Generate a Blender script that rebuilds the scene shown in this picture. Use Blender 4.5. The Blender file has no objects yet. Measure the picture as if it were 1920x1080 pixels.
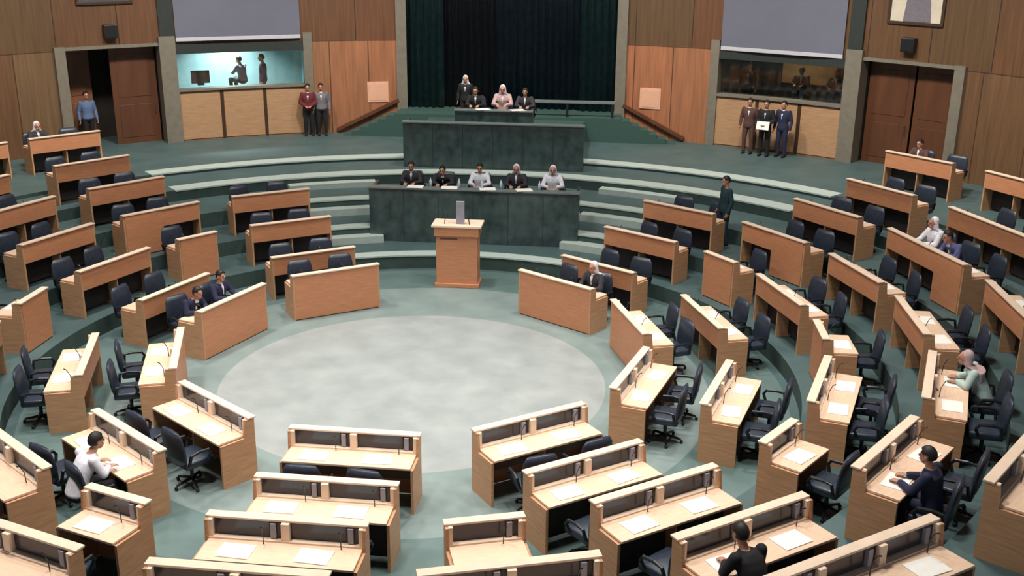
import bpy, bmesh, math, random
import numpy as np
from mathutils import Vector, Matrix
random.seed(7)
S = bpy.context.scene
COL = S.collection
PI = math.pi
def R(d): return math.radians(d)

# ------------------------------------------------------------------ camera
CX, CY, CZ = 3.7089, -18.7215, 8.2984
YAW, PITCH, ROLL, FPX = 0.0974, 0.3245, 0.0094, 2014.63
_fw = Vector((-math.sin(YAW)*math.cos(PITCH), math.cos(YAW)*math.cos(PITCH), -math.sin(PITCH)))
_r = Vector((math.cos(YAW), math.sin(YAW), 0)); _u = _r.cross(_fw)
_r2 = _r*math.cos(ROLL)+_u*math.sin(ROLL); _u2 = -_r*math.sin(ROLL)+_u*math.cos(ROLL)
cd = bpy.data.cameras.new('camera'); cam = bpy.data.objects.new('camera', cd); COL.objects.link(cam)
cd.sensor_width = 36; cd.lens = 36*FPX/1920; cd.clip_start = .1; cd.clip_end = 200
cam.matrix_world = Matrix(((_r2.x, _u2.x, -_fw.x, CX), (_r2.y, _u2.y, -_fw.y, CY), (_r2.z, _u2.z, -_fw.z, CZ), (0, 0, 0, 1)))
S.camera = cam
def px(p):
    d = Vector(p)-Vector((CX, CY, CZ)); z = d.dot(_fw)
    if z < .5: return (-9999, -9999)
    return (960+FPX*d.dot(_r2)/z, 540-FPX*d.dot(_u2)/z)

# ------------------------------------------------------------------ light
S.view_settings.view_transform = 'Standard'; S.view_settings.look = 'None'
S.view_settings.gamma = 1; S.view_settings.use_curve_mapping = False
S.view_settings.exposure = 0.0
W = bpy.data.worlds.new('world'); S.world = W; W.use_nodes = True
W.node_tree.nodes['Background'].inputs[0].default_value = (.75, .88, 1, 1)
W.node_tree.nodes['Background'].inputs[1].default_value = .34
def area(name, loc, size, power, color=(1, .96, .9), rot=(0, 0, 0), spread=180, sy=None):
    l = bpy.data.lights.new(name, 'AREA'); l.energy = power; l.color = color; l.size = size
    if sy: l.shape = 'RECTANGLE'; l.size_y = sy
    else: l.shape = 'DISK'
    l.spread = R(spread)
    o = bpy.data.objects.new(name, l); COL.objects.link(o); o.location = loc; o.rotation_euler = rot
    return o
for i in range(3):                       # downlights above the central circle
    a = R(30+120*i); area('ceiling_downlight', (2.2*math.cos(a), -1.5+2.2*math.sin(a), 11.2), 1.2, 70, spread=80)
for i in range(9):                       # ring of downlights above the desks
    a = R(20+40*i); area('ceiling_downlight', (7*math.cos(a), -1.5+6.5*math.sin(a), 11.2), 1.2, 240, spread=115)
for i in range(9):                       # added fill lights that brighten the curved back wall
    a = R(18+18*i); area('wall_fill_light', (11.5*math.cos(a), 11.5*math.sin(a), 11.0), 1.0, 240, (1, .93, .84), rot=(R(36), 0, a-PI/2), spread=100)

# ------------------------------------------------------------------ materials
def srgb(r, g, b):
    f = lambda c: (c/255/12.92) if c/255 <= .04045 else ((c/255+.055)/1.055)**2.4
    return (f(r), f(g), f(b), 1)
def mat(name, col, rough=.6, var=.0, scale=8, metal=0, stretch=None, spec=.5, emit=None, bump=0):
    m = bpy.data.materials.new(name); m.use_nodes = True; nt = m.node_tree; b = nt.nodes['Principled BSDF']
    c = srgb(*col)
    b.inputs['Base Color'].default_value = c; b.inputs['Roughness'].default_value = rough
    b.inputs['Metallic'].default_value = metal; b.inputs['Specular IOR Level'].default_value = spec
    tc = nt.nodes.new('ShaderNodeTexCoord'); mp = nt.nodes.new('ShaderNodeMapping'); no = nt.nodes.new('ShaderNodeTexNoise')
    nt.links.new(tc.outputs['Object'], mp.inputs[0]); nt.links.new(mp.outputs[0], no.inputs['Vector'])
    no.inputs['Scale'].default_value = scale; no.inputs['Detail'].default_value = 4
    if stretch: mp.inputs['Scale'].default_value = stretch
    v = max(var, .04)
    rp = nt.nodes.new('ShaderNodeValToRGB'); rp.color_ramp.elements[0].position = .3; rp.color_ramp.elements[1].position = .7
    rp.color_ramp.elements[0].color = (c[0]*(1-v), c[1]*(1-v), c[2]*(1-v), 1)
    rp.color_ramp.elements[1].color = (min(1, c[0]*(1+v)), min(1, c[1]*(1+v)), min(1, c[2]*(1+v)), 1)
    nt.links.new(no.outputs['Fac'], rp.inputs[0]); nt.links.new(rp.outputs[0], b.inputs['Base Color'])
    if bump:
        bp = nt.nodes.new('ShaderNodeBump'); bp.inputs['Strength'].default_value = bump; bp.inputs['Distance'].default_value = .01
        nt.links.new(no.outputs['Fac'], bp.inputs['Height']); nt.links.new(bp.outputs[0], b.inputs['Normal'])
    if emit:
        b.inputs['Emission Color'].default_value = c; b.inputs['Emission Strength'].default_value = emit
    return m
M = {}
M['wood'] = mat('desk_wood', (198, 150, 112), .45, .14, 3, stretch=(1, 1, 9))
M['woodfront'] = mat('desk_front_wood', (200, 136, 98), .45, .12, 3, stretch=(1, 1, 12))
M['top'] = mat('desk_top_wood', (234, 200, 172), .35, .08, 4, stretch=(1, 8, 1))
M['rail'] = mat('pale_rail_wood', (238, 212, 188), .4, .06, 4)
M['dark'] = mat('dark_plastic', (38, 36, 40), .4, .1)
M['screen'] = mat('dark_screen_glass', (52, 50, 58), .15, .05)
M['grey'] = mat('grey_plastic', (150, 148, 160), .5, .06)
M['chair'] = mat('navy_leather', (44, 52, 66), .38, .2, 12)
M['chairframe'] = mat('black_plastic', (26, 27, 30), .4, .1)
M['paper'] = mat('white_paper', (244, 240, 232), .8, .03)
M['marble'] = mat('dark_green_marble', (62, 78, 78), .25, .4, 3.5, stretch=(1, 1, .8))
M['marblecap'] = mat('grey_marble_cap', (112, 122, 122), .3, .1, 5)
M['pilaster'] = mat('grey_stone', (118, 112, 100), .6, .1, 6)
M['darkgreen'] = mat('dark_metal_strip', (44, 50, 48), .5, .1)
M['doorwood'] = mat('door_wood', (92, 56, 36), .45, .2, 3, stretch=(1, 1, .2))
M['doorin'] = mat('pale_door_wood', (130, 84, 58), .45, .2, 3, stretch=(1, 1, .2))
M['counter'] = mat('counter_wood', (176, 138, 104), .5, .12, 3, stretch=(1, 1, 9))
M['shadeboard'] = mat('under_desk_shade', (48, 40, 42), .6, .15)  # near-black tone stands for the shadow under open desk fronts
M['metal'] = mat('brushed_metal', (170, 168, 160), .3, .05, metal=1)
M['board'] = mat('projection_cloth', (104, 106, 122), .7, .04, 1.2)
M['white'] = mat('white_border', (190, 190, 198), .6, .03)
M['peach'] = mat('lit_peach_square', (222, 170, 142), .6, .06)  # peach tone paints a lit patch of the wood wall
M['sidecloth'] = mat('teal_curtain', (86, 124, 130), .8, .2, 5)
M['midcloth'] = mat('black_curtain', (72, 76, 86), .85, .15, 5)
M['bluecloth'] = mat('blue_black_curtain', (74, 94, 116), .8, .15, 5)
M['greencarpet'] = mat('dark_green_carpet', (52, 82, 76), .9, .15, 30)
M['littread'] = mat('lit_step_tread', (176, 190, 184), .6, .05)  # pale tone paints the overhead light falling on step treads
M['skin'] = mat('skin', (186, 136, 112), .5, .06, 20)
M['hair'] = mat('black_hair', (26, 22, 22), .6, .2, 40)
M['eye'] = mat('dark_eyes', (30, 24, 22), .2)
M['lips'] = mat('lips', (150, 90, 80), .5)
for n, c in dict(navy=(34, 38, 66), black=(26, 26, 30), charcoal=(50, 48, 54), blue=(92, 112, 150), whitecloth=(226, 226, 236), maroon=(98, 34, 40), teal=(24, 52, 60),
                 greysuit=(112, 108, 116), mint=(186, 206, 200), bluesuit=(86, 92, 136), tan=(150, 120, 100), rose=(190, 160, 160), brownsuit=(84, 58, 52)).items():
    M[n] = mat(n+'_cloth', c, .85, .12, 18)
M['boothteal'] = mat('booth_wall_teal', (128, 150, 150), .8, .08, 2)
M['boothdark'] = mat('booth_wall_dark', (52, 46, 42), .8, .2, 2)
M['boothwarm'] = mat('booth_wall_tan', (150, 118, 84), .8, .15, 2)
M['ceil'] = mat('ceiling_paint', (110, 104, 96), .9, .05, 2)
M['frame'] = mat('dark_frame', (60, 42, 30), .5, .1)
M['cream'] = mat('cream_picture', (206, 196, 178), .8, .1, 3)
M['water'] = mat('clear_bottle', (205, 215, 225), .1, .05)

def glassmat():
    m = bpy.data.materials.new('window_glass'); m.use_nodes = True; nt = m.node_tree; nt.nodes.clear()
    o = nt.nodes.new('ShaderNodeOutputMaterial'); g = nt.nodes.new('ShaderNodeBsdfGlossy'); t = nt.nodes.new('ShaderNodeBsdfTransparent')
    mx = nt.nodes.new('ShaderNodeMixShader'); mx.inputs[0].default_value = .08; g.inputs['Roughness'].default_value = .05
    t.inputs[0].default_value = (.88, .94, .94, 1)
    nt.links.new(t.outputs[0], mx.inputs[1]); nt.links.new(g.outputs[0], mx.inputs[2]); nt.links.new(mx.outputs[0], o.inputs[0])
    return m
M['glass'] = glassmat()

def wallmat(c1, c2, cm, w_):
    m = bpy.data.materials.new('veneer_wall_panels'); m.use_nodes = True; nt = m.node_tree; b = nt.nodes['Principled BSDF']
    uv = nt.nodes.new('ShaderNodeUVMap'); uv.uv_map = 'UVMap'
    br = nt.nodes.new('ShaderNodeTexBrick'); br.offset = 0
    br.inputs['Scale'].default_value = 1; br.inputs['Brick Width'].default_value = w_; br.inputs['Row Height'].default_value = 3.12
    br.inputs['Mortar Size'].default_value = .018; br.inputs['Mortar Smooth'].default_value = .2; br.inputs['Bias'].default_value = 0
    br.inputs['Color1'].default_value = srgb(*c1); br.inputs['Color2'].default_value = srgb(*c2); br.inputs['Mortar'].default_value = srgb(*cm)
    mp0 = nt.nodes.new('ShaderNodeMapping'); mp0.inputs['Location'].default_value = (0, -1.5+.02, 0)
    nt.links.new(uv.outputs[0], mp0.inputs[0]); nt.links.new(mp0.outputs[0], br.inputs['Vector'])
    mp = nt.nodes.new('ShaderNodeMapping'); mp.inputs['Scale'].default_value = (7, .35, 1)
    no = nt.nodes.new('ShaderNodeTexNoise'); no.inputs['Scale'].default_value = 1.6; no.inputs['Detail'].default_value = 6
    nt.links.new(uv.outputs[0], mp.inputs[0]); nt.links.new(mp.outputs[0], no.inputs['Vector'])
    rp = nt.nodes.new('ShaderNodeValToRGB'); rp.color_ramp.elements[0].color = (.75, .75, .75, 1); rp.color_ramp.elements[1].color = (1.2, 1.15, 1.1, 1)
    rp.color_ramp.elements[0].position = .3; rp.color_ramp.elements[1].position = .7
    nt.links.new(no.outputs['Fac'], rp.inputs[0])
    mx = nt.nodes.new('ShaderNodeMixRGB'); mx.blend_type = 'MULTIPLY'; mx.inputs[0].default_value = 1
    nt.links.new(br.outputs['Color'], mx.inputs[1]); nt.links.new(rp.outputs[0], mx.inputs[2]); nt.links.new(mx.outputs[0], b.inputs['Base Color'])
    b.inputs['Roughness'].default_value = .5
    return m
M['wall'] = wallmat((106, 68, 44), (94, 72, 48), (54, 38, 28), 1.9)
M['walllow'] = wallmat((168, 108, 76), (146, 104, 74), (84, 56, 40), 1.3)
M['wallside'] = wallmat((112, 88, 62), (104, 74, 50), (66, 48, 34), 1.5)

RC = 3.63   # radius of the pale marble circle
def floormat():
    m = bpy.data.materials.new('stone_and_carpet_floor'); m.use_nodes = True; nt = m.node_tree; b = nt.nodes['Principled BSDF']
    tc = nt.nodes.new('ShaderNodeTexCoord'); sp = nt.nodes.new('ShaderNodeSeparateXYZ'); nt.links.new(tc.outputs['Object'], sp.inputs[0])
    cb = nt.nodes.new('ShaderNodeCombineXYZ'); nt.links.new(sp.outputs[0], cb.inputs[0]); nt.links.new(sp.outputs[1], cb.inputs[1])
    ln = nt.nodes.new('ShaderNodeVectorMath'); ln.operation = 'LENGTH'; nt.links.new(cb.outputs[0], ln.inputs[0])
    rp = nt.nodes.new('ShaderNodeValToRGB'); dv = nt.nodes.new('ShaderNodeMath'); dv.operation = 'DIVIDE'; dv.inputs[1].default_value = 20
    nt.links.new(ln.outputs['Value'], dv.inputs[0]); nt.links.new(dv.outputs[0], rp.inputs[0])
    e = rp.color_ramp.elements; rp.color_ramp.interpolation = 'CONSTANT'
    e[0].position = 0; e[0].color = srgb(146, 152, 151); e[1].position = RC/20; e[1].color = srgb(120, 136, 134)
    a = e.new(5.6/20); a.color = srgb(92, 114, 112)
    a = e.new(7.0/20); a.color = srgb(74, 96, 97)
    no = nt.nodes.new('ShaderNodeTexNoise'); no.inputs['Scale'].default_value = 1.3; no.inputs['Detail'].default_value = 7
    nt.links.new(tc.outputs['Object'], no.inputs['Vector'])
    r2 = nt.nodes.new('ShaderNodeValToRGB'); r2.color_ramp.elements[0].color = (.8, .82, .82, 1); r2.color_ramp.elements[1].color = (1.12, 1.1, 1.1, 1)
    r2.color_ramp.elements[0].position = .3; r2.color_ramp.elements[1].position = .7
    nt.links.new(no.outputs['Fac'], r2.inputs[0])
    mx = nt.nodes.new('ShaderNodeMixRGB'); mx.blend_type = 'MULTIPLY'; mx.inputs[0].default_value = 1
    nt.links.new(rp.outputs[0], mx.inputs[1]); nt.links.new(r2.outputs[0], mx.inputs[2]); nt.links.new(mx.outputs[0], b.inputs['Base Color'])
    b.inputs['Roughness'].default_value = .55
    return m
M['floor'] = floormat()
M['shaderiser'] = mat('shaded_riser', (58, 76, 72), .8, .12, 4)  # darker tone paints the shade on the step fronts

# ------------------------------------------------------------------ mesh helpers
class MB:
    def __init__(s): s.bm = bmesh.new()
    def box(s, x0, x1, y0, y1, z0, z1, bev=0, mtx=None):
        b = bmesh.new(); v = [b.verts.new((x, y, z)) for z in (z0, z1) for y in (y0, y1) for x in (x0, x1)]
        for f in ((0, 2, 3, 1), (4, 5, 7, 6), (0, 1, 5, 4), (2, 6, 7, 3), (0, 4, 6, 2), (1, 3, 7, 5)): b.faces.new([v[i] for i in f])
        if bev: bmesh.ops.bevel(b, geom=b.edges[:], offset=bev, segments=2, affect='EDGES', profile=.5)
        s._add(b, mtx); return s
    def _add(s, b, mtx=None):
        if mtx is not None: b.transform(mtx)
        me = bpy.data.meshes.new('t'); b.to_mesh(me); b.free(); s.bm.from_mesh(me); bpy.data.meshes.remove(me)
    def poly(s, pts, axis, a, b_):          # extrude a 2-D outline along axis x from a to b_; pts are (y,z)
        b = bmesh.new(); n = len(pts)
        A = [b.verts.new((a, p[0], p[1])) for p in pts]; B = [b.verts.new((b_, p[0], p[1])) for p in pts]
        b.faces.new(A[::-1]); b.faces.new(B)
        for i in range(n): b.faces.new((A[i], A[(i+1) % n], B[(i+1) % n], B[i]))
        bmesh.ops.recalc_face_normals(b, faces=b.faces[:]); s._add(b); return s
    def loft(s, rings, seg=16, cap=True):    # rings: (center, u, v) with u,v radius vectors
        b = s.bm; L = []
        for c, u, v in rings:
            c, u, v = Vector(c), Vector(u), Vector(v)
            L.append([b.verts.new(c+u*math.cos(2*PI*i/seg)+v*math.sin(2*PI*i/seg)) for i in range(seg)])
        for a, d in zip(L, L[1:]):
            for i in range(seg): b.faces.new((a[i], a[(i+1) % seg], d[(i+1) % seg], d[i]))
        if cap: b.faces.new(L[0][::-1]); b.faces.new(L[-1])
        return s
    def tube(s, pts, rad, seg=8):
        pts = [Vector(p) for p in pts]; n = len(pts)
        if not hasattr(rad, '__len__'): rad = [rad]*n
        rings = []; up = Vector((.3, .2, 1)).normalized(); prev = None
        for i, p in enumerate(pts):
            d = (pts[min(i+1, n-1)]-pts[max(i-1, 0)]).normalized()
            u = prev-d*prev.dot(d) if prev is not None else d.orthogonal()
            u.normalize(); prev = u; v = d.cross(u)
            rings.append((p, u*rad[i], v*rad[i]))
        return s.loft(rings, seg)
    def cyl(s, x, y, z0, z1, r0, r1=None, seg=20):
        r1 = r0 if r1 is None else r1
        return s.loft([((x, y, z0), (r0, 0, 0), (0, r0, 0)), ((x, y, z1), (r1, 0, 0), (0, r1, 0))], seg)
    def capsule(s, p0, p1, r0, r1, seg=12, n=4):
        p0, p1 = Vector(p0), Vector(p1); d = (p1-p0).normalized(); u = d.orthogonal().normalized(); v = d.cross(u); rg = []
        for i in range(1, n+1):
            a = PI/2*(1-i/n); rg.append((p0-d*r0*math.sin(a), u*r0*math.cos(a)+u*1e-4, v*r0*math.cos(a)+v*1e-4)) if i else None
        for i in range(0, n):
            a = PI/2*i/n; rg.append((p1+d*r1*math.sin(a), u*r1*math.cos(a), v*r1*math.cos(a)))
        return s.loft(rg, seg)
    def ell(s, c, rx, ry, rz, mtx=None, seg=16, rin=10):
        b = bmesh.new(); bmesh.ops.create_uvsphere(b, u_segments=seg, v_segments=rin, radius=1)
        b.transform(Matrix.Diagonal((rx, ry, rz, 1)))
        if mtx is not None: b.transform(mtx)
        b.transform(Matrix.Translation(c)); s._add(b); return s
    def arc(s, a0, a1, r0, r1, z0, z1, da=1.0):   # curved block, degrees
        n = max(1, int(round(abs(a1-a0)/da))); b = s.bm; uvl = b.loops.layers.uv.get('UVMap') or b.loops.layers.uv.new('UVMap'); rows = []
        for i in range(n+1):
            a = R(a0+(a1-a0)*i/n); c, si = math.cos(a), math.sin(a)
            rows.append([b.verts.new((r*c, r*si, z)) for r, z in ((r0, z0), (r0, z1), (r1, z1), (r1, z0))])
        def uvf(f):
            for l in f.loops:
                co = l.vert.co; rr = math.hypot(co.x, co.y); an = math.atan2(co.y, co.x); an += 2*PI if an < -PI/2 else 0
                l[uvl].uv = (an*r0, co.z)
        for i in range(n):
            A, B = rows[i], rows[i+1]
            for j in range(4):
                f = b.faces.new((A[j], A[(j+1) % 4], B[(j+1) % 4], B[j])); uvf(f)
        uvf(b.faces.new(rows[0][::-1])); uvf(b.faces.new(rows[-1]))
        return s
    def build(s, name, m, parent=None, smooth=False, kind=None):
        bmesh.ops.recalc_face_normals(s.bm, faces=s.bm.faces[:])
        me = bpy.data.meshes.new(name); s.bm.to_mesh(me); s.bm.free()
        ms = m if isinstance(m, (list, tuple)) else [m]
        for q in ms: me.materials.append(M[q])
        if smooth: me.polygons.foreach_set('use_smooth', [True]*len(me.polygons))
        o = bpy.data.objects.new(name, me); COL.objects.link(o)
        if parent: o.parent = parent
        if kind: o['kind'] = kind
        return o
def tag(o, label, cat, group=None):
    o['label'] = label; o['category'] = cat
    if group: o['group'] = group
    return o
def empty(name, loc=(0, 0, 0), rz=0):
    o = bpy.data.objects.new(name, None); COL.objects.link(o); o.location = loc; o.rotation_euler = (0, 0, rz); o.empty_display_size = .1
    return o
def copy_tree(o, parent=None):
    c = o.copy(); COL.objects.link(c); c.parent = parent
    for ch in list(o.children): copy_tree(ch, c)
    return c
USED = set()
def use(proto, loc, rz):
    """first use moves the prototype, later uses copy it"""
    if proto.name in USED: o = copy_tree(proto)
    else: o = proto; USED.add(proto.name)
    o.location = loc; o.rotation_euler = (0, 0, rz)
    return o
def st(o): o['kind'] = 'structure'; return o

# ------------------------------------------------------------------ floor and tiers
RING_R = {1: 4.36, 2: 5.86, 3: 7.5, 4: 9.12, 5: 10.71, 6: 12.45, 7: 15.9}
RING_Z = {1: 0, 2: 0, 3: .36, 4: .72, 5: 1.1, 6: 1.4, 7: 1.5}
edges = [(7.2, .36), (8.75, .72), (10.35, 1.1), (12.05, 1.4), (13.9, 1.5)]
def floor():
    b = bmesh.new(); n = 240
    prof = [(0, 0)]; z = 0
    for i, (r, z1) in enumerate(edges):
        prof += [(r, z), (r, z1)]; z = z1
    prof += [(24, z)]
    rows = []
    for k in range(n):
        a = 2*PI*k/n; rows.append([b.verts.new((r*math.cos(a), r*math.sin(a), zz)) for r, zz in prof[1:]])
    c = b.verts.new((0, 0, 0))
    for k in range(n):
        A, B = rows[k], rows[(k+1) % n]
        b.faces.new((c, A[0], B[0]))
        for j in range(len(A)-1):
            f = b.faces.new((A[j], A[j+1], B[j+1], B[j]))
            if j % 2 == 0: f.material_index = 1
    bmesh.ops.recalc_face_normals(b, faces=b.faces[:])
    me = bpy.data.meshes.new('floor'); b.to_mesh(me); b.free()
    me.materials.append(M['floor']); me.materials.append(M['shaderiser'])
    o = bpy.data.objects.new('floor', me); COL.objects.link(o); return st(o)
floor()
# half steps in front of the dais, painted pale as if lit from above
hs = [(6.85, 7.2, 0, .18), (8.4, 8.75, .36, .54), (10.0, 10.35, .72, .91), (11.7, 12.05, 1.1, 1.25)]
for i, (ra, rb, z0, z1) in enumerate(hs):
    pass
k = 0
for ra, rb, z0, z1 in [(8.4, 8.75, .36, .54), (10.0, 10.35, .72, .91), (11.7, 12.05, 1.1, 1.25)]:
    for a0, a1 in ((62, 74), (106, 118)):
        k += 1; st(MB().arc(a0, a1, ra, rb-.001, z0-.02, z1, 1.5).build('trim_%d' % k, 'littread'))
for ra, z1 in edges:
    k += 1; st(MB().arc(60 if ra < 12 else 47, 120 if ra < 12 else 133, ra-.02, ra+(.55 if ra > 12 else .38), z1-.035, z1+.004, 1.5).build('trim_%d' % k, 'littread'))  # pale strips paint the overhead light along the tier edges

# ------------------------------------------------------------------ walls
RW, WT, ZF, ZT = 18.4, .35, 1.45, 11.5
def both(f):
    f(lambda a: a); f(lambda a: 180-a)
def wl(m):
    for a0, a1, z0, z1 in ((102.3, 111.1, ZF, 4.62), (102.3, 111.1, 4.62, ZT), (111.1, 125.7, 4.5, ZT), (111.1, 125.7, ZF, 3.16), (125.7, 136, 4.66, ZT), (136, 150, 1.0, 4.62), (136, 150, 4.62, ZT), (150, 168, 1.0, 4.62), (150, 168, 4.62, ZT), (168, 188, 1.0, 4.62), (168, 188, 4.62, ZT)):
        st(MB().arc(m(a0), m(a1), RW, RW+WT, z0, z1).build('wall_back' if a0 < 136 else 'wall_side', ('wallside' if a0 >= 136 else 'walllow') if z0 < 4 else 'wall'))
both(wl)
def tr(mt, a0, a1, r0, r1, z0, z1, mirror=True):
    global k
    for m in ((lambda a: a), (lambda a: 180-a)):
        k += 1; st(MB().arc(m(a0), m(a1), r0, r1, z0, z1, 1).build('trim_%d' % k, mt))
tr('pilaster', 101.2, 102.3, RW-.12, RW+WT, 1.45, ZT)
tr('pilaster', 111.1, 112.0, RW-.1, RW+WT+.002, ZF, 4.9)
tr('pilaster', 124.9, 126.5, RW-.16, RW+WT+.004, ZF, 4.9)
tr('darkgreen', 124.9, 126.3, RW-.1, RW, 4.9, ZT)
tr('darkgreen', 112.0, 124.9, RW-.08, RW+.1, 4.32, 4.62)    # soffit over the booth window
tr('pilaster', 112.0, 124.9, RW-.1, RW+.25, 3.12, 3.2)      # sill
tr('pilaster', 135.4, 136.4, RW-.12, RW+WT+.004, ZF, 4.72)
tr('pilaster', 126.5, 135.4, RW-.06, RW+.1, 4.6, 4.7)       # lintel
for a in (116.2, 120.6):
    tr('frame', a-.15, a+.15, RW-.03, RW, ZF+.02, 3.1)       # joints of the light wood counter front
tr('counter', 112.0, 116.05, RW-.025, RW, ZF+.1, 3.08); tr('counter', 116.4, 120.4, RW-.025, RW, ZF+.1, 3.08); tr('counter', 120.8, 124.8, RW-.025, RW, ZF+.1, 3.08)

# booths behind the windows
def pt(a, r, z=0): return Vector((r*math.cos(R(a)), r*math.sin(R(a)), z))
for side, m, mt in (('left', lambda a: a, 'boothteal'), ('right', lambda a: 180-a, 'boothdark')):
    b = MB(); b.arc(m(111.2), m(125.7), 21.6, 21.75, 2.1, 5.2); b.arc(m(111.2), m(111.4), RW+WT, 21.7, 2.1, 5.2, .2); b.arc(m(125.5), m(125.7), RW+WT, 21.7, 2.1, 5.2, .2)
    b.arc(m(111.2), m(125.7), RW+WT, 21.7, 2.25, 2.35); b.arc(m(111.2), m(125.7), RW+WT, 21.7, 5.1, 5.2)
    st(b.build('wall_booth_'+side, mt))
    st(MB().arc(m(112.0), m(124.9), RW+.15, RW+.17, 3.2, 4.32).build('window_1' if side == 'left' else 'window_2', 'glass'))
p = pt(118.6, 20.7, 5.05); area('booth_ceiling_lamp', p, 0.6, 300, (.82, .97, 1), spread=120)
p = pt(62.5, 20.4, 5.05); area('booth_ceiling_lamp', p, .8, 22, (1, .8, .5), spread=150)
st(MB().arc(59.5, 64.5, 21.5, 21.6, 3.3, 4.6).build('trim_%d' % (k+1), 'boothwarm')); k += 1

# doors
def door(name, a0, a1, mt, r, open_=0):
    d = empty(name, pt((a0+a1)/2, r, ZF)); d.rotation_euler = (0, 0, R((a0+a1)/2-90)); st(d)
    wd = 2*r*math.sin(R(abs(a1-a0)/2))
    MB().box(-wd/2, wd/2, -.03, .03, 0.01, 3.12, .006).build('leaf', mt, d)
    pn = MB()
    for z0, z1 in ((.25, 1.3), (1.55, 2.9)): pn.box(-wd/2+.18, wd/2-.18, -.045, -.03, z0, z1, .006)
    pn.build('panel', mt, d)
    MB().tube([(wd/2-.12, -.03, 1.0), (wd/2-.12, -.09, 1.0), (wd/2-.12, -.09, 1.3), (wd/2-.12, -.03, 1.3)], .012).build('handle', 'metal', d)
    return d
door('door_1', 126.6, 130.9, 'doorwood', RW+.5); door('door_2', 131.9, 134.3, 'doorin', RW+1.6)
door('door_3', 53.4, 49.1, 'doorwood', RW+.5); door('door_4', 48.9, 44.7, 'doorwood', RW+.5)
for side, m in (('left', lambda a: a), ('right', lambda a: 180-a)):
    b = MB(); b.arc(m(126.0), m(136), 20.4, 20.5, ZF, 4.8); b.arc(m(126.2), m(126.45), RW+WT, 20.45, ZF, 4.8, .2); b.arc(m(135.5), m(135.8), RW+WT, 20.45, ZF, 4.8, .2); b.arc(m(126), m(136), RW+WT, 20.5, 4.7, 4.85)
    st(b.build('wall_lobby_'+side, 'boothdark'))
# ceiling
st(MB().loft([((0, 0, 11.5), (26, 0, 0), (0, 26, 0)), ((0, 0, 11.7), (26, 0, 0), (0, 26, 0))], 64).build('ceiling', 'ceil'))

# wall furniture ------------------------------------------------------
def onwall(name, a, z, off=0):
    o = empty(name, pt(a, RW-off, z), R(a-90)); return o
def boardscreen(a, z0, wd, ht, label):
    o = onwall('projection_screen', a, z0, .18)
    MB().box(-wd/2, wd/2, -.02, .02, 0.12, ht, .004).build('screen_cloth', 'board', o)
    MB().box(-wd/2, wd/2, -.03, .03, 0, .12, .01).build('bottom_bar', 'white', o)
    MB().box(-wd/2-.05, wd/2+.05, -.06, .1, ht, ht+.25, .01).build('casing', 'grey', o)
    return tag(o, label, 'projection screen', 'projection screens on the back wall')
boardscreen(118.5, 4.72, 4.0, 3.2, 'large grey projection screen left of the dais, above the bright teal booth window')
boardscreen(61.7, 4.60, 3.95, 3.2, 'large grey projection screen right of the dais, above the dark booth window')
def speaker(a, z, label):
    o = onwall('wall_speaker', a, z, .12); MB().box(-.2, .2, -.12, .12, -.2, .2, .015).build('cabinet', 'dark', o)
    MB().box(-.17, .17, -.135, -.12, -.17, .17, .004).build('grille', 'chairframe', o)
    return tag(o, label, 'speaker', 'small speakers above the doors')
speaker(131.0, 5.13, 'small dark square speaker above the left door'); speaker(49.2, 5.17, 'small dark square speaker above the right door')
def picture(a, z, label, dark):
    o = onwall('framed_picture', a, z, .03); wd, ht = 1.7, 2.1
    f = MB(); f.box(-wd/2, wd/2, -.05, .0, 0, .09, .01); f.box(-wd/2, wd/2, -.05, .0, ht-.09, ht, .01)
    f.box(-wd/2, -wd/2+.09, -.05, .0, .09, ht-.09, .01); f.box(wd/2-.09, wd/2, -.05, .0, .09, ht-.09, .01); f.build('frame', 'frame', o)
    MB().box(-wd/2+.09, wd/2-.09, -.02, -.005, .09, ht-.09).build('canvas', 'midcloth' if dark else 'cream', o)
    if not dark:
        MB().loft([((.05, -.03, .1), (.42, 0, 0), (0, .006, 0)), ((.05, -.03, .7), (.36, 0, 0), (0, .006, 0)), ((.05, -.03, .95), (.1, 0, 0), (0, .006, 0))], 16).build('painted_figure', 'greysuit', o)
        MB().ell((.05, -.03, 1.15), .15, .006, .2).build('painted_head', 'tan', o)
    return tag(o, label, 'picture')
picture(49.0, 5.72, 'framed pale portrait picture hanging above the right door', False)
picture(131.2, 5.93, 'framed dark picture hanging above the left door', True)
for a, lb in ((104.35, 'lit peach square on the wood wall left of the curtain'), (75.05, 'lit peach square on the wood wall right of the curtain')):
    o = onwall('lit_wall_square', a, 2.52, .0); MB().box(-.36, .36, -.04, 0, 0, .7, .01).build('plate', 'peach', o); MB().box(-.3, .3, -.05, -.04, .06, .64, .004).build('inset', 'peach', o)  # pale squares put the light on the wall into colour
    tag(o, lb, 'lit wall square', 'lit squares beside the curtain')

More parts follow.
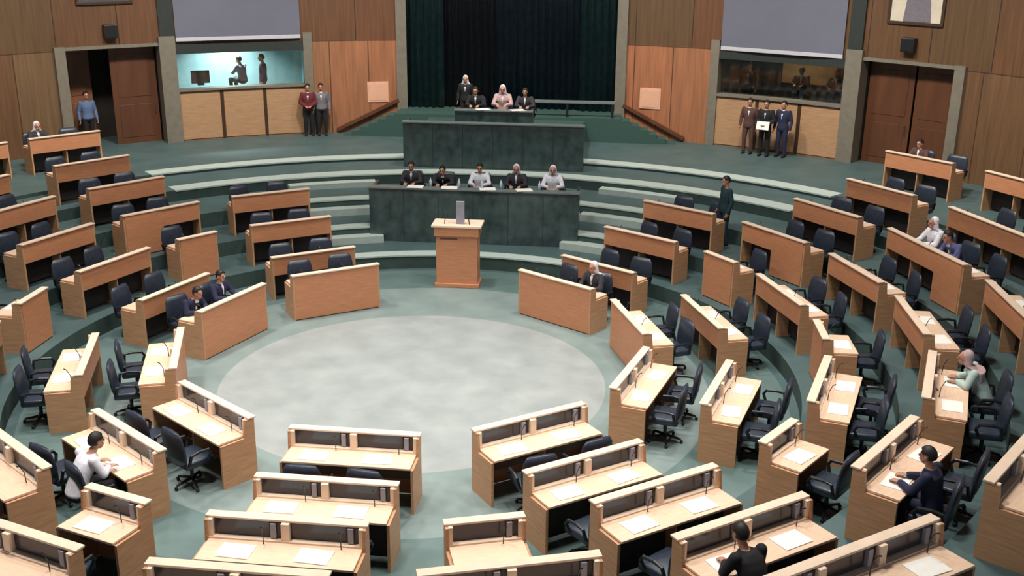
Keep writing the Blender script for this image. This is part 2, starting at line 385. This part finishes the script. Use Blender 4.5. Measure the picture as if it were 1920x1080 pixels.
# curtains ------------------------------------------------------------
def curtain(x0, x1, y, mt, label, z0=2.3, z1=9.5, name='curtain'):
    b = bmesh.new(); n = int((x1-x0)/.035); top = []; bot = []
    for i in range(n+1):
        x = x0+(x1-x0)*i/n; d = .07*math.sin(i*.035*2*PI/.24)+.02*math.sin(i*.9)
        top.append(b.verts.new((x, y+d*.6, z1))); bot.append(b.verts.new((x, y+d, z0)))
    for i in range(n): b.faces.new((bot[i], bot[i+1], top[i+1], top[i]))
    g = bmesh.ops.solidify(b, geom=b.faces[:], thickness=.012)
    me = bpy.data.meshes.new(name); b.to_mesh(me); b.free(); me.materials.append(M[mt]); me.polygons.foreach_set('use_smooth', [True]*len(me.polygons))
    o = bpy.data.objects.new(name, me); COL.objects.link(o); return tag(o, label, 'curtain', 'tall curtains behind the dais')
curtain(-3.62, -2.35, 18.3, 'sidecloth', 'tall dark teal curtain at the left edge of the dais alcove')
curtain(-2.35, -.6, 18.55, 'midcloth', 'near-black curtain hanging left of the middle of the dais alcove')
curtain(-.6, 2.3, 18.55, 'bluecloth', 'wide blue-black curtain filling the right middle of the dais alcove')
curtain(2.3, 3.75, 18.3, 'sidecloth', 'tall dark teal curtain at the right edge of the dais alcove')
st(MB().box(-3.9, 3.9, 18.7, 18.8, 1.4, 11.5).build('wall_alcove', 'midcloth'))

# ------------------------------------------------------------------ dais (platforms are part of the room)
d = MB(); d.box(-3.8, 3.8, 16.9, 18.7, 1.4, 2.3); d.box(-2.6, 2.6, 13.0, 16.9, .6, 2.2); st(d.build('floor_dais', 'greencarpet'))
st(MB().box(-2.6, 2.6, 8.9, 13.0, .0, .8).build('floor_clerk_platform', 'greencarpet'))
for sgn in (-1, 1):                       # flights of six steps along the wall
    s_ = MB()
    for i in range(6):
        x0, x1 = 3.8+.3*i, 3.8+.3*(i+1); xa, xb = sorted((sgn*x0, sgn*x1))
        s_.box(xa, xb, 16.9, 17.55-.0*i, 1.42, 2.3-.14*(i+.5))
    st(s_.build('floor_stair_'+('right' if sgn > 0 else 'left'), 'greencarpet'))
    k += 1
    bl = MB(); a_ = (sgn*5.9, 17.34); b_ = (sgn*3.85, 17.9)
    bl.tube([(a_[0], a_[1], 1.62), (b_[0], b_[1], 2.6)], .075, 4); st(bl.build('trim_%d' % k, 'doorwood'))

def bench(name, x0, x1, y, z0, z1, depth, label, cap='marblecap'):
    o = empty(name, ((x0+x1)/2, y, z0)); hw = (x1-x0)/2; h = z1-z0
    MB().box(-hw, hw, 0, .08, 0, h-.05, .006).build('front_panel', 'marble', o)
    for sg in (-1, 1): MB().box(sg*hw-(.08 if sg > 0 else 0), sg*hw+(.08 if sg < 0 else 0), .08, depth, 0, h-.05, .006).build('end_panel', 'marble', o)
    MB().box(-hw-.03, hw+.03, -.04, .22, h-.05, h, .01).build('cap_ledge', cap, o)
    MB().box(-hw+.08, hw-.08, .08, depth, h-.36, h-.31, .005).build('worktop', 'marblecap', o)
    g = MB(); n = max(3, int(hw*2/.9))
    for i in range(1, n): x = -hw+2*hw*i/n; g.box(x-.006, x+.006, -.006, 0.0, .05, h-.08)
    g.build('panel_joint', 'darkgreen', o)
    return tag(o, label, 'bench')
bench('marble_bench', -2.72, 2.78, 8.25, 0.36, 1.83, 1.0, 'long low dark marble clerks bench directly behind the wooden lectern')
bench('marble_bench', -2.68, 2.72, 12.7, 0.8, 2.78, .9, 'long dark marble upper bench on the dais behind the clerks')
bench('speaker_desk', -1.25, 1.1, 13.62, 2.2, 3.02, .8, 'raised dark marble desk at the top middle of the dais')
o = empty('back_rail', (2.0, 17.0, 2.3)); MB().box(-1.6, 1.6, 0, .1, .45, .55, .01).build('top_bar', 'marblecap', o)
for x in (-1.5, 0, 1.5): MB().box(x-.04, x+.04, .01, .09, 0, .45).build('post', 'chairframe', o)
tag(o, 'low grey rail in front of the curtain right of the speaker', 'rail')

# ------------------------------------------------------------------ lectern
o = empty('lectern', (-.02, 5.75, 0))
MB().box(-.54, .54, -.08, .5, 0.0, .1, .01).build('base', 'woodfront', o)
MB().box(-.5, .5, -.04, .47, .1, 1.28, .012).build('body', 'woodfront', o)
MB().box(-.54, .54, -.09, .5, 1.28, 1.5, .015).build('head_box', 'woodfront', o)
MB().box(-.6, .6, -.12, .53, 1.5, 1.56, .012).build('top_ledge', 'rail', o)
MB().box(-.4, .02, -.05, -.04, 1.2, 1.23).build('slot', 'doorwood', o)
for x in (-.3, .3): MB().tube([(x, .05, 1.56), (x*.9, .03, 1.77), (x*.8, .12, 1.9)], .012).build('microphone', 'dark', o)
MB().box(-.02, .18, .05, .09, 1.56, 2.12, .01).build('reading_screen', 'grey', o)
tag(o, 'tall orange wood lectern standing alone between the circle and the marble bench', 'lectern')

# ------------------------------------------------------------------ desks
DD = .62; HR = 1.05; HT = .77
def make_desk(wd, seats, name, openfront=False, closed=None):
    o = empty(name); h = wd/2
    MB().box(-h+.04, h-.04, .0, .035, .6 if openfront else .02, HR-.03, .004).build('front_panel', 'woodfront', o)
    ends = [(0, 0), (DD, 0), (DD, HT-.04), (.2, HT-.04), (.17, HR-.03), (0, HR-.03)]
    if closed is not None:
        cw = (wd-.08)/seats; cx = -h+.04+cw*closed; MB().box(cx, cx+cw, -.012, .0, .02, HR-.04, .004).build('cupboard_front', 'woodfront', o)
    for s in (-1, 1): MB().poly(ends, 'x', s*h, s*(h-.04)).build('end_panel', 'wood', o)
    MB().box(-h-.01, h+.01, -.03, .11, HR-.03, HR, .006).build('top_rail', 'rail', o)
    MB().box(-h+.04, h-.04, .17, DD+.02, HT-.035, HT, .006).build('tabletop', 'top', o)
    bw = (wd-.08)/seats
    c = MB(); c.box(-h+.04, h-.04, .035, .17, HT-.04, HT+.02)
    for i in range(seats+1):
        x = -h+.04+bw*i; c.box(max(-h+.04, x-.05), min(h-.04, x+.05), .035, .16, HT+.02, HR-.03)
    con = c.build('console', 'rail', o)
    for i in range(seats):
        x0 = -h+.04+bw*i+.055; x1 = x0+bw-.11
        MB().box(x0+.16, x1, .07, .09, HT+.03, HR-.035).build('screen', 'screen', con)
        MB().box(x0+.07, x0+.14, .05, .13, HT+.03, HR-.05, .004).build('control_unit', 'grey', con)
        MB().box(x0, x0+.06, .07, .1, HT+.03, HR-.045).build('speaker_grille', 'dark', con)
        mx_ = x0+.2; MB().tube([(mx_, .22, HT), (mx_, .23, HT+.16), (mx_-.01, .28, HT+.27), (mx_-.015, .32, HT+.29)], [.008, .006, .007, .011], 6).build('microphone', 'dark', o)
    MB().box(-h+.05, h-.05, .3, .32, .06 if openfront else .42, HT-.04).build('modesty_board', 'shadeboard' if openfront else 'doorwood', o)  # open desks: dark board stands for shadow and chairs below the front
    if seats > 1:
        for i in range(1, seats): MB().box(-h+.04+bw*i-.015, -h+.04+bw*i+.015, .035, DD-.12, 0, HT-.04).build('divider', 'wood', o)
    return o
WD = {1: 1.0, 2: 2.02, 3: 2.75}
desks = {n: make_desk(WD[n], n, {1: 'single_desk', 2: 'double_desk', 3: 'triple_desk'}[n], n > 1, 0 if n == 1 else None) for n in (1, 2, 3)}
desks[0] = make_desk(2.02, 2, 'front_row_desk')
special = {(4, 36): make_desk(2.02, 2, 'double_desk', True, 1), (4, 144): make_desk(2.02, 2, 'double_desk', True, 0), (5, 18): make_desk(2.75, 3, 'triple_desk', True, 2)}

def make_chair():
    o = empty('swivel_chair')               # faces -y
    MB().box(-.28, .28, -.26, .25, .4, .52, .035).build('seat', 'chair', o, True)
    b = MB(); rings = []
    for z, y, w_, t in ((.46, .22, .24, .045), (.58, .24, .285, .06), (.75, .26, .3, .06), (.94, .285, .275, .055), (1.03, .295, .22, .035)):
        rings.append(((0, y, z), (w_, 0, 0), (0, t, 0)))
    b.loft(rings, 20); b.build('backrest', 'chair', o, True)
    for s in (-1, 1):
        MB().tube([(s*.29, .2, .5), (s*.33, .18, .66), (s*.33, .05, .68), (s*.33, -.12, .67), (s*.33, -.17, .6), (s*.29, -.12, .48)], .026).build('armrest', 'chairframe', o)
    MB().cyl(0, 0, .1, .42, .03).build('post', 'chairframe', o)
    f = MB()
    for i in range(5):
        a = 2*PI*i/5+.3; c, s = math.cos(a), math.sin(a); f.tube([(0, 0, .12), (.28*c, .28*s, .075)], [.03, .018], 6)
    f.build('star_base', 'chairframe', o)
    for i in range(5):
        a = 2*PI*i/5+.3; MB().ell((.29*math.cos(a), .29*math.sin(a), .033), .03, .03, .033, seg=8, rin=6).build('caster', 'chairframe', o)
    return o
chair0 = make_chair()
paper0 = MB().box(-.21, .21, -.15, .15, 0, .012).build('paper_stack', 'paper')

ROWN = {1: 'front', 2: 'second', 3: 'third', 4: 'fourth', 5: 'fifth', 6: 'sixth', 7: 'outermost'}
SEC = {270: 'bottom centre block', 288: 'wedge right of bottom aisle', 306: 'lower right block', 324: 'far lower right wedge', 342: 'middle right block', 0: 'middle right wedge',
       18: 'upper right block', 36: 'upper right wedge', 54: 'block right of dais', 126: 'block left of dais', 144: 'upper left wedge', 162: 'upper left block', 180: 'middle left wedge',
       198: 'middle left block', 216: 'far lower left wedge', 234: 'lower left block', 252: 'wedge left of bottom aisle'}
ANG = {270: 269, 288: 287.5, 306: 306, 324: 325.4, 342: 342.8, 0: 0.5, 18: 18.2, 36: 36.2, 54: 54.6, 126: 124.2, 144: 142.4, 162: 160, 180: 179.5, 198: 198.2, 216: 215.5, 234: 233, 252: 251}
blocks = [270, 306, 342, 18, 54, 126, 162, 198, 234]; wedges = [288, 324, 0, 36, 144, 180, 216, 252]
# (ring, sector, seats, angle override)
plan = []
for n in (1, 2, 3): plan += [(n, s, 2, ANG[s]) for s in blocks]
plan += [(3, s, 1, ANG[s]) for s in wedges]
plan += [(4, s, 2, ANG[s]) for s in blocks+wedges]
plan += [(5, s, 3, ANG[s]) for s in blocks if s not in (54, 126)] + [(5, s, 2, ANG[s]) for s in wedges]
plan += [(6, s, 3, {18: 20, 162: 159}.get(s, ANG[s])) for s in (18, 162, 198, 342)] + [(6, s, 2, ANG[s]) for s in (36, 144)]
plan += [(7, 36, 2, 42.2), (7, 144, 2, 139.2), (7, 18, 3, 30), (7, 162, 3, 150)]
def fr(v, m=0): return -m < v[0] < 1920+m and -m < v[1] < 1080+m
nopaper = {(1, 54), (1, 126), (2, 54), (2, 126), (3, 54), (3, 126), (4, 54), (4, 126), (3, 288)}
occupied = {}
DESKPOS = {}
for n, sec, seats, ang in plan:
    wd = WD[seats]; r = RING_R[n]; a = math.sqrt(r*r-(wd/2)**2) if seats > 1 else r
    t = R(ang); loc = Vector((a*math.cos(t), a*math.sin(t), RING_Z[n])); rz = t-PI/2
    mt = Matrix.Translation(loc) @ Matrix.Rotation(rz, 4, 'Z')
    corners = [mt @ Vector((x, y, z)) for x in (-wd/2, wd/2) for y in (0, DD) for z in (.6, HR)]
    if not any(fr(px(c)) for c in corners): continue
    DESKPOS[(n, sec)] = (mt, rz, wd, seats)
    o = use(special.get((n, sec)) or desks[0 if n == 1 else seats], loc, rz)
    kind = {1: 'single-seat', 2: 'two-seat', 3: 'three-seat'}[seats]
    tag(o, '%s pale wood desk with raised console, %s row, %s' % (kind, ROWN[n], SEC[sec]), 'desk', 'wooden desks in the curved rows')
    bw = (wd-.08)/seats
    for i in range(seats):
        x = -wd/2+.04+bw*(i+.5)
        # seen by the sitter (facing the circle) +x is on the left hand
        e0 = px(mt @ Vector((-wd/2, DD, HT))); e1 = px(mt @ Vector((wd/2, DD, HT)))
        if abs(e1[0]-e0[0]) >= abs(e1[1]-e0[1])*1.2: wds = ('left', 'right') if e0[0] < e1[0] else ('right', 'left')
        else: wds = ('far', 'near') if e0[1] < e1[1] else ('near', 'far')
        side = '' if seats == 1 else (wds[i] if seats == 2 else (wds[0], 'middle', wds[1])[i])
        c = mt @ Vector((x, DD+.2+random.uniform(-.03, .07)+(.12 if sec in (270, 288, 306, 252) else .03), 0))
        if fr(px(c+Vector((0, 0, 1.1))), 10) or fr(px(c+Vector((0, 0, .5))), 10):
            ch = use(chair0, c, rz+random.uniform(-.2, .2))
            tag(ch, 'navy swivel chair behind the %s row desk%s, %s' % (ROWN[n], (', '+side+' seat') if side else '', SEC[sec]), 'chair', 'navy swivel chairs behind the desks')
        if (n, sec) in nopaper: continue
        c = mt @ Vector((x+.05, .42, HT)); 
        if fr(px(c), -5):
            pp = use(paper0, c, rz+random.uniform(-.12, .12)); 
            tag(pp, 'white papers on the %s%s row desk, %s' % ((side+' place of the ') if side else '', ROWN[n], SEC[sec]), 'papers', 'white papers on the desks')

# chairs of the clerks and the speaker
for i, x in enumerate((-1.9, -1.0, 0.0, 1.0, 2.0)):
    c = use(chair0, (x, 10.0, .8), 0); tag(c, 'navy swivel chair at the low marble bench, %s from the left' % ('first', 'second', 'third', 'fourth', 'fifth')[i], 'chair', 'chairs of the clerks')
for i, x in enumerate((-.75, .1, .8)):
    c = use(chair0, (x, 14.75, 2.2), 0); tag(c, 'dark swivel chair at the raised speaker desk, %s' % ('left', 'middle', 'right')[i], 'chair', 'chairs of the dais')

# ------------------------------------------------------------------ people
def remesh(mb, vox):
    bm = mb.bm; bmesh.ops.recalc_face_normals(bm, faces=bm.faces[:])
    me = bpy.data.meshes.new('tmp'); bm.to_mesh(me); bm.free(); o = bpy.data.objects.new('tmp', me); COL.objects.link(o)
    md = o.modifiers.new('r', 'REMESH'); md.mode = 'VOXEL'; md.voxel_size = vox; md.use_smooth_shade = True
    sm = o.modifiers.new('s', 'SMOOTH'); sm.iterations = 2; sm.factor = .5
    dg = bpy.context.evaluated_depsgraph_get(); out = bpy.data.meshes.new_from_object(o.evaluated_get(dg))
    bpy.data.objects.remove(o); bpy.data.meshes.remove(me)
    out.polygons.foreach_set('use_smooth', [True]*len(out.polygons)); return out
def pose(kind):
    J = {}
    if kind.startswith('stand'):
        J['hip'] = (0, 0, .93); J['waist'] = (0, .0, 1.08); J['chest'] = (0, -.0, 1.28); J['neck'] = (0, .01, 1.46); J['head'] = (0, -.03, 1.63)
        for s in (-1, 1):
            J['sh', s] = (s*.19, .01, 1.41); J['kn', s] = (s*.11, -.02, .5); J['an', s] = (s*.12, .02, .09); J['hj', s] = (s*.095, 0, .9)
            if kind == 'stand_clasp': J['el', s] = (s*.27, .0, 1.13); J['wr', s] = (s*.09, -.2, 1.03)
            else: J['el', s] = (s*.26, .04, 1.13); J['wr', s] = (s*.27, -.06, .88)
    else:
        ln = {'sit': .06, 'sit_lean': .2, 'sit_back': -.02}[kind]
        J['hip'] = (0, .02, .57); J['waist'] = (0, .02-ln*.3, .74); J['chest'] = (0, .02-ln*.8, .93-ln*.1); J['neck'] = (0, .02-ln*1.25, 1.1-ln*.2); J['head'] = (0, -.02-ln*1.6, 1.26-ln*.35)
        for s in (-1, 1):
            J['sh', s] = (s*.19, .03-ln*1.05, 1.05-ln*.15); J['hj', s] = (s*.1, .0, .56); J['kn', s] = (s*.13, -.42, .56); J['an', s] = (s*.13, -.38, .1)
            J['el', s] = (s*.27, -.14-ln*.6, .82); J['wr', s] = (s*.13, -.36-ln*.2, .83)
    return {a: Vector(b) for a, b in J.items()}
def build_person(kind):
    J = pose(kind)
    def torso(b, e):
        X = Vector((1, 0, 0)); Y = Vector((0, 1, 0)); n = J['neck']; c = J['chest']; w = J['waist']; h = J['hip']
        sh = (J['sh', 1]+J['sh', -1])/2
        b.loft([(h-Vector((0, 0, .09)), X*(.13+e), Y*(.10+e)), (h, X*(.17+e), Y*(.12+e)), (w, X*(.15+e), Y*(.105+e)), (c, X*(.175+e), Y*(.12+e)), (sh-Vector((0, 0, .03)), X*(.18+e), Y*(.10+e)), (sh+(n-sh)*.6, X*(.09+e), Y*(.07+e)), (n, X*(.06+e*.3), Y*(.06+e*.3))], 20)
    def arms(b, e, stop=1.0):
        for s in (-1, 1):
            b.capsule(J['sh', s], J['el', s], .055+e, .044+e); q = J['el', s].lerp(J['wr', s], stop); b.capsule(J['el', s], q, .044+e, .03+e)
    def legs(b, e):
        for s in (-1, 1):
            b.capsule(J['hj', s], J['kn', s], .088+e, .06+e); b.capsule(J['kn', s], J['an', s], .058+e, .042+e)
    # body: one continuous skin
    b = MB(); torso(b, 0); arms(b, 0); legs(b, 0)
    hd = J['head']; b.capsule(J['neck']-Vector((0, 0, .04)), hd-Vector((0, -.02, .05)), .057, .052)
    b.ell(hd+Vector((0, .005, .02)), .076, .095, .105); b.ell(hd+Vector((0, -.035, -.055)), .052, .052, .06)
    b.ell(hd+Vector((0, -.1, -.012)), .014, .02, .026, seg=8, rin=6); b.ell(hd+Vector((0, -.085, -.06)), .026, .012, .012, seg=8, rin=6)
    b.ell(hd+Vector((0, -.084, .03)), .05, .014, .012, seg=8, rin=6)
    for s in (-1, 1): b.ell(hd+Vector((s*.078, .01, -.005)), .012, .02, .03, seg=8, rin=6)
    for s in (-1, 1):                                 # hands: palm, four fingers, thumb
        w_ = J['wr', s]; d_ = (w_-J['el', s]).normalized()
        if kind.startswith('sit'): d_ = Vector((-s*.25, -1, -.05)).normalized()
        side = Vector((0, 0, 1)).cross(d_); side = side.normalized() if side.length > .3 else Vector((0, 1, 0))
        if kind == 'stand': side = Vector((0, -1, 0))
        nrm = d_.cross(side).normalized()
        if kind.startswith('sit') and nrm.z > 0: nrm = -nrm
        for j in range(4):
            o_ = side*(.011*(j*2-3)); b.capsule(w_+o_*.5, w_+d_*.085+o_, .015, .012, 8, 3)
            L = (.062, .074, .07, .052)[j]; p1 = w_+d_*.085+o_*1.1; p2 = p1+d_*L*.55+nrm*.008; p3 = p2+d_*L*.4+nrm*.025
            b.capsule(p1, p2, .0105, .0095, 8, 3); b.capsule(p2, p3, .0095, .0085, 8, 3)
        tp = w_+d_*.03+side*(-s*.025); b.capsule(tp, tp+d_*.035+side*(-s*.03), .012, .011, 8, 3)
    for s in (-1, 1): a_ = J['an', s]; b.capsule(a_+Vector((0, .02, -.05)), a_+Vector((0, -.13, -.06)), .036, .03)
    body = remesh(b, .0085)
    j = MB(); torso(j, .022); arms(j, .016, .93); jacket = remesh(j, .014)
    t = MB(); legs(t, .014); h = J['hip']; t.ell(h-Vector((0, 0, .03)), .185, .14, .12); trousers = remesh(t, .014)
    s_ = MB()
    for s in (-1, 1): a_ = J['an', s]; s_.capsule(a_+Vector((0, .03, -.045)), a_+Vector((0, -.15, -.05)), .05, .04); s_.capsule(a_+Vector((0, .0, .02)), a_+Vector((0, 0, -.04)), .052, .05)
    shoes = remesh(s_, .012)
    # hair cap leaves the face free
    hb = bmesh.new(); bmesh.ops.create_uvsphere(hb, u_segments=24, v_segments=16, radius=1)
    bmesh.ops.delete(hb, geom=[v for v in hb.verts if v.co.z < .12 and v.co.y < .1 or v.co.z < -.45 or (v.co.y < -.72 and v.co.z < .55)], context='VERTS')
    hb.transform(Matrix.Diagonal((.086, .106, .116, 1))); hb.transform(Matrix.Translation(hd+Vector((0, .008, .024))))
    bmesh.ops.solidify(hb, geom=hb.faces[:], thickness=-.008)
    hair = bpy.data.meshes.new('hair'); hb.to_mesh(hair); hb.free(); hair.polygons.foreach_set('use_smooth', [True]*len(hair.polygons))
    # headscarf
    g = MB(); g.ell(hd+Vector((0, .042, .042)), .094, .098, .108); sh = (J['sh', 1]+J['sh', -1])/2
    g.loft([(hd+Vector((0, .04, .04)), (.095, 0, 0), (0, .085, 0)), (hd+Vector((0, .06, -.1)), (.115, 0, 0), (0, .07, 0)), (sh+Vector((0, .08, .02)), (.2, 0, 0), (0, .09, 0)), (sh+Vector((0, .11, -.14)), (.19, 0, 0), (0, .06, 0))], 20)
    scarf = remesh(g, .012)
    # shirt front
    f = MB(); n = J['neck']; c = J['chest']
    f.loft([(n+Vector((0, -.03, .015)), (.05, 0, 0), (0, .035, 0)), (n+Vector((0, -.06, -.07)), (.05, 0, 0), (0, .05, 0)), (c+Vector((0, -.1, .06)), (.035, 0, 0), (0, .045, 0)), (c+Vector((0, -.115, -.08)), (.008, 0, 0), (0, .03, 0))], 12)
    shirt = remesh(f, .01)
    ey = []
    for s in (-1, 1):
        e_ = MB(); e_.ell(hd+Vector((s*.03, -.09, .008)), .011, .008, .007, seg=8, rin=6); q_ = bpy.data.meshes.new('eye'); e_.bm.to_mesh(q_); e_.bm.free(); ey.append(q_)
    l_ = MB(); l_.ell(hd+Vector((0, -.096, -.058)), .024, .006, .007, seg=10, rin=6); lips = bpy.data.meshes.new('lips'); l_.bm.to_mesh(lips); l_.bm.free()
    tie = MB(); tie.loft([(n+Vector((0, -.112, -.06)), (.016, 0, 0), (0, .008, 0)), (c+Vector((0, -.152, .04)), (.024, 0, 0), (0, .008, 0)), (c+Vector((0, -.152, -.06)), (.028, 0, 0), (0, .008, 0))], 8)
    tm = bpy.data.meshes.new('tie'); tie.bm.to_mesh(tm); tie.bm.free()
    D = dict(body=body, jacket=jacket, trousers=trousers, shoes=shoes, hair=hair, headscarf=scarf, shirt=shirt, eye0=ey[0], eye1=ey[1], lips=lips, tie=tm)
    for m_ in D.values():
        m_.materials.clear(); m_.materials.append(M['skin'])
    return D
PROTO = {}
def person(kind, loc, face, label, top='navy', legs='black', head='hair', shirt='whitecloth', tie=None, scarf='whitecloth', group=None, scale=1.0):
    """face: direction in degrees that the person looks towards"""
    if kind not in PROTO: PROTO[kind] = build_person(kind)
    D = PROTO[kind]; o = empty('person', loc, R(face+90)); o.scale = (scale,)*3
    parts = [('body', 'skin'), ('jacket', top), ('trousers', legs), ('shoes', 'black'), ('eye0', 'eye'), ('eye1', 'eye'), ('lips', 'lips')]
    if shirt: parts.append(('shirt', shirt))
    if tie: parts.append(('tie', tie))
    parts.append(('hair', 'hair') if head == 'hair' else ('headscarf', scarf))
    for nme, mm in parts:
        c = bpy.data.objects.new(nme.rstrip('01'), D[nme]); COL.objects.link(c); c.parent = o
        c.material_slots[0].link = 'OBJECT'; c.material_slots[0].material = M[mm]
    return tag(o, label, 'person', group)
def seat(n, sec, i):
    mt, rz, wd, seats = DESKPOS[(n, sec)]; bw = (wd-.08)/seats; x = -wd/2+.04+bw*(i+.5)
    return mt @ Vector((x, DD+.24, 0)), math.degrees(rz)-90
def sitter(n, sec, i, kind, label, out=0, **kw):
    l, f = seat(n, sec, i); l = l-Vector((math.cos(R(f)), math.sin(R(f)), 0))*out; return person(kind, l, f, label, **kw)
exec_people = True
# standing
person('stand', pt(133.1, 19.3, 1.45), -48, 'person in blue shirt standing in front of the left doorway', top='blue', legs='black', shirt=None)
person('stand_clasp', pt(111.9, 17.95, 1.5), -75, 'person in dark red jacket standing at the left wall, left of the pair', top='maroon', legs='black')
person('stand', pt(110.5, 17.95, 1.5), -75, 'person in grey jacket standing at the left wall, right of the pair', top='greysuit', legs='black')
person('stand', pt(63.6, 17.6, 1.5), -110, 'person in brown suit standing leftmost of the group by the right wall', top='brownsuit', legs='brownsuit')
person('stand_clasp', pt(61.7, 17.5, 1.5), -115, 'person in black suit holding white papers in front of the right wall', top='black', legs='black')
person('stand', pt(60.1, 17.7, 1.5), -125, 'person in navy suit standing rightmost of the group by the right wall', top='navy', legs='navy')
_p = pt(61.7, 17.5, 0); _d = Vector((math.cos(R(-115)), math.sin(R(-115)), 0))
o = MB().box(-.2, .2, -.01, .01, -.13, .13).build('paper_sheet', 'paper'); o.location = _p+_d*.27+Vector((0, 0, 2.5)); o.rotation_euler = (R(-20), 0, R(-25)); tag(o, 'white sheet held by the person in black suit by the right wall', 'papers')
person('stand', (6.46, 7.83, .72), 200, 'person in dark teal suit standing alone in the aisle right of the dais', top='teal', legs='teal', shirt=None)
# seated in the desks
sitter(1, 162, 0, 'sit_lean', 'person in navy suit seated in the front row, left block, bending forward', top='navy', legs='navy')
sitter(1, 162, 1, 'sit', 'person in dark navy suit with white shirt seated farther along the front row left', top='navy', legs='black')
sitter(2, 234, 0, 'sit_lean', 'person with black hair and white shirt seated lower left, seen from behind', out=.25, scale=1.06, top='whitecloth', legs='black')
sitter(4, 342, 0, 'sit_lean', 'person in pale mint jacket seated leaning over papers at the right edge', top='mint', legs='charcoal', head='scarf', scarf='rose')
sitter(4, 306, 1, 'sit_lean', 'person in black suit seated reading a white sheet at the bottom right', top='black', legs='black')
sitter(4, 324, 1, 'sit', 'person in navy suit seated in the fourth row at the lower right edge', top='navy', legs='navy')
sitter(5, 18, 0, 'sit', 'person with white headscarf seated in the fifth row, upper right block', top='whitecloth', legs='charcoal', head='scarf')
sitter(5, 18, 1, 'sit_lean', 'person in blue-grey suit seated in the fifth row, upper right block', top='bluesuit', legs='navy')
sitter(1, 54, 1, 'sit', 'person in dark suit with white headscarf seated in the front row right of the lectern', top='charcoal', legs='black', head='scarf')
sitter(7, 144, 0, 'sit', 'person with white headscarf seated at the outermost upper left desk, left seat', top='charcoal', legs='black', head='scarf')
sitter(7, 36, 0, 'sit', 'person in brown suit seated at the outermost upper right desk', top='brownsuit', legs='black')
# clerks
for x, kd, tp, hd, lb in ((-1.9, 'sit', 'charcoal', 'hair', 'person in dark suit seated leftmost at the low marble bench'),
                          (-1.0, 'sit_lean', 'charcoal', 'hair', 'person in charcoal suit seated second from left at the low marble bench'),
                          (0.0, 'sit', 'whitecloth', 'hair', 'person in white shirt seated at the middle of the low marble bench'),
                          (1.0, 'sit', 'charcoal', 'scarf', 'person with white headscarf seated second from right at the low marble bench'),
                          (2.0, 'sit', 'whitecloth', 'scarf', 'person all in white seated rightmost at the low marble bench')):
    person(kd, (x, 10.0, .8), -90, lb, top=tp, head=hd)
person('sit', (.1, 14.75, 2.2), -90, 'person with white headscarf and rose jacket seated at the raised speaker desk', top='rose', head='scarf', scale=1.05)
person('sit', (-.75, 14.75, 2.2), -90, 'person in black suit seated left of the speaker on the dais', top='black', head='hair')
person('stand', (-1.2, 15.6, 2.2), -90, 'person with white headscarf standing at the left on the dais', top='black', head='scarf', scale=.9)
person('sit', (.8, 14.75, 2.2), -90, 'person in charcoal suit seated right of the speaker on the dais', top='charcoal')

# people in the booths
person('stand', pt(115.9, 19.3, 2.36), 200, 'person in navy suit standing inside the bright teal booth', top='navy', legs='navy')
person('sit', pt(117.6, 20.2, 2.6), 160, 'person in grey suit seated inside the bright teal booth', top='greysuit')
for i, a in enumerate((66.2, 61.0, 57.6)):
    person('stand' if i == 0 else 'sit', pt(a, 19.8, 2.36 if i == 0 else 2.7), -115, ('person in black suit standing at the left of the dark booth', 'person in charcoal suit seated in the middle of the dark booth', 'person in brown suit seated at the right of the dark booth')[i], top=('black', 'charcoal', 'brownsuit')[i])
o = empty('booth_monitor', pt(122.2, 19.1, 3.2), R(32)); MB().box(-.3, .3, -.03, .03, .06, .48, .01).build('display', 'dark', o); MB().box(-.1, .1, -.08, .08, 0, .06).build('stand', 'dark', o)
tag(o, 'dark monitor on the sill inside the bright teal booth', 'monitor')

# papers and bottles on the marble benches
for i, (x, y, z) in enumerate(((-1.5, 8.35, 1.83), (-.6, 8.36, 1.83), (.4, 8.35, 1.83), (1.35, 8.36, 1.83), (.65, 13.72, 3.02), (-.4, 13.72, 3.02))):
    o = use(paper0, (x, y, z), .1*i); tag(o, 'white papers on the %s, %s' % (('low marble bench', 'low marble bench', 'low marble bench', 'low marble bench', 'raised speaker desk', 'raised speaker desk')[i], ('far left', 'left of middle', 'right of middle', 'far right', 'right side', 'left side')[i]), 'papers', 'papers on the marble benches')
b0 = None
for i, x in enumerate((-1.1, -.35, .25, .75, 1.75)):
    if b0 is None:
        b0 = empty('water_bottle'); MB().loft([((0, 0, z), (r, 0, 0), (0, r, 0)) for z, r in ((0, .035), (.17, .035), (.21, .014), (.23, .014))], 12).build('bottle_body', 'water', b0, True)
        MB().cyl(0, 0, .23, .25, .016, seg=10).build('cap', 'white', b0); q = b0
    else: q = copy_tree(b0)
    q.location = (x, 8.38, 1.83); tag(q, 'small clear water bottle on the low marble bench, %s from the left' % ('first', 'second', 'third', 'fourth', 'fifth')[i], 'bottle', 'bottles on the low marble bench')
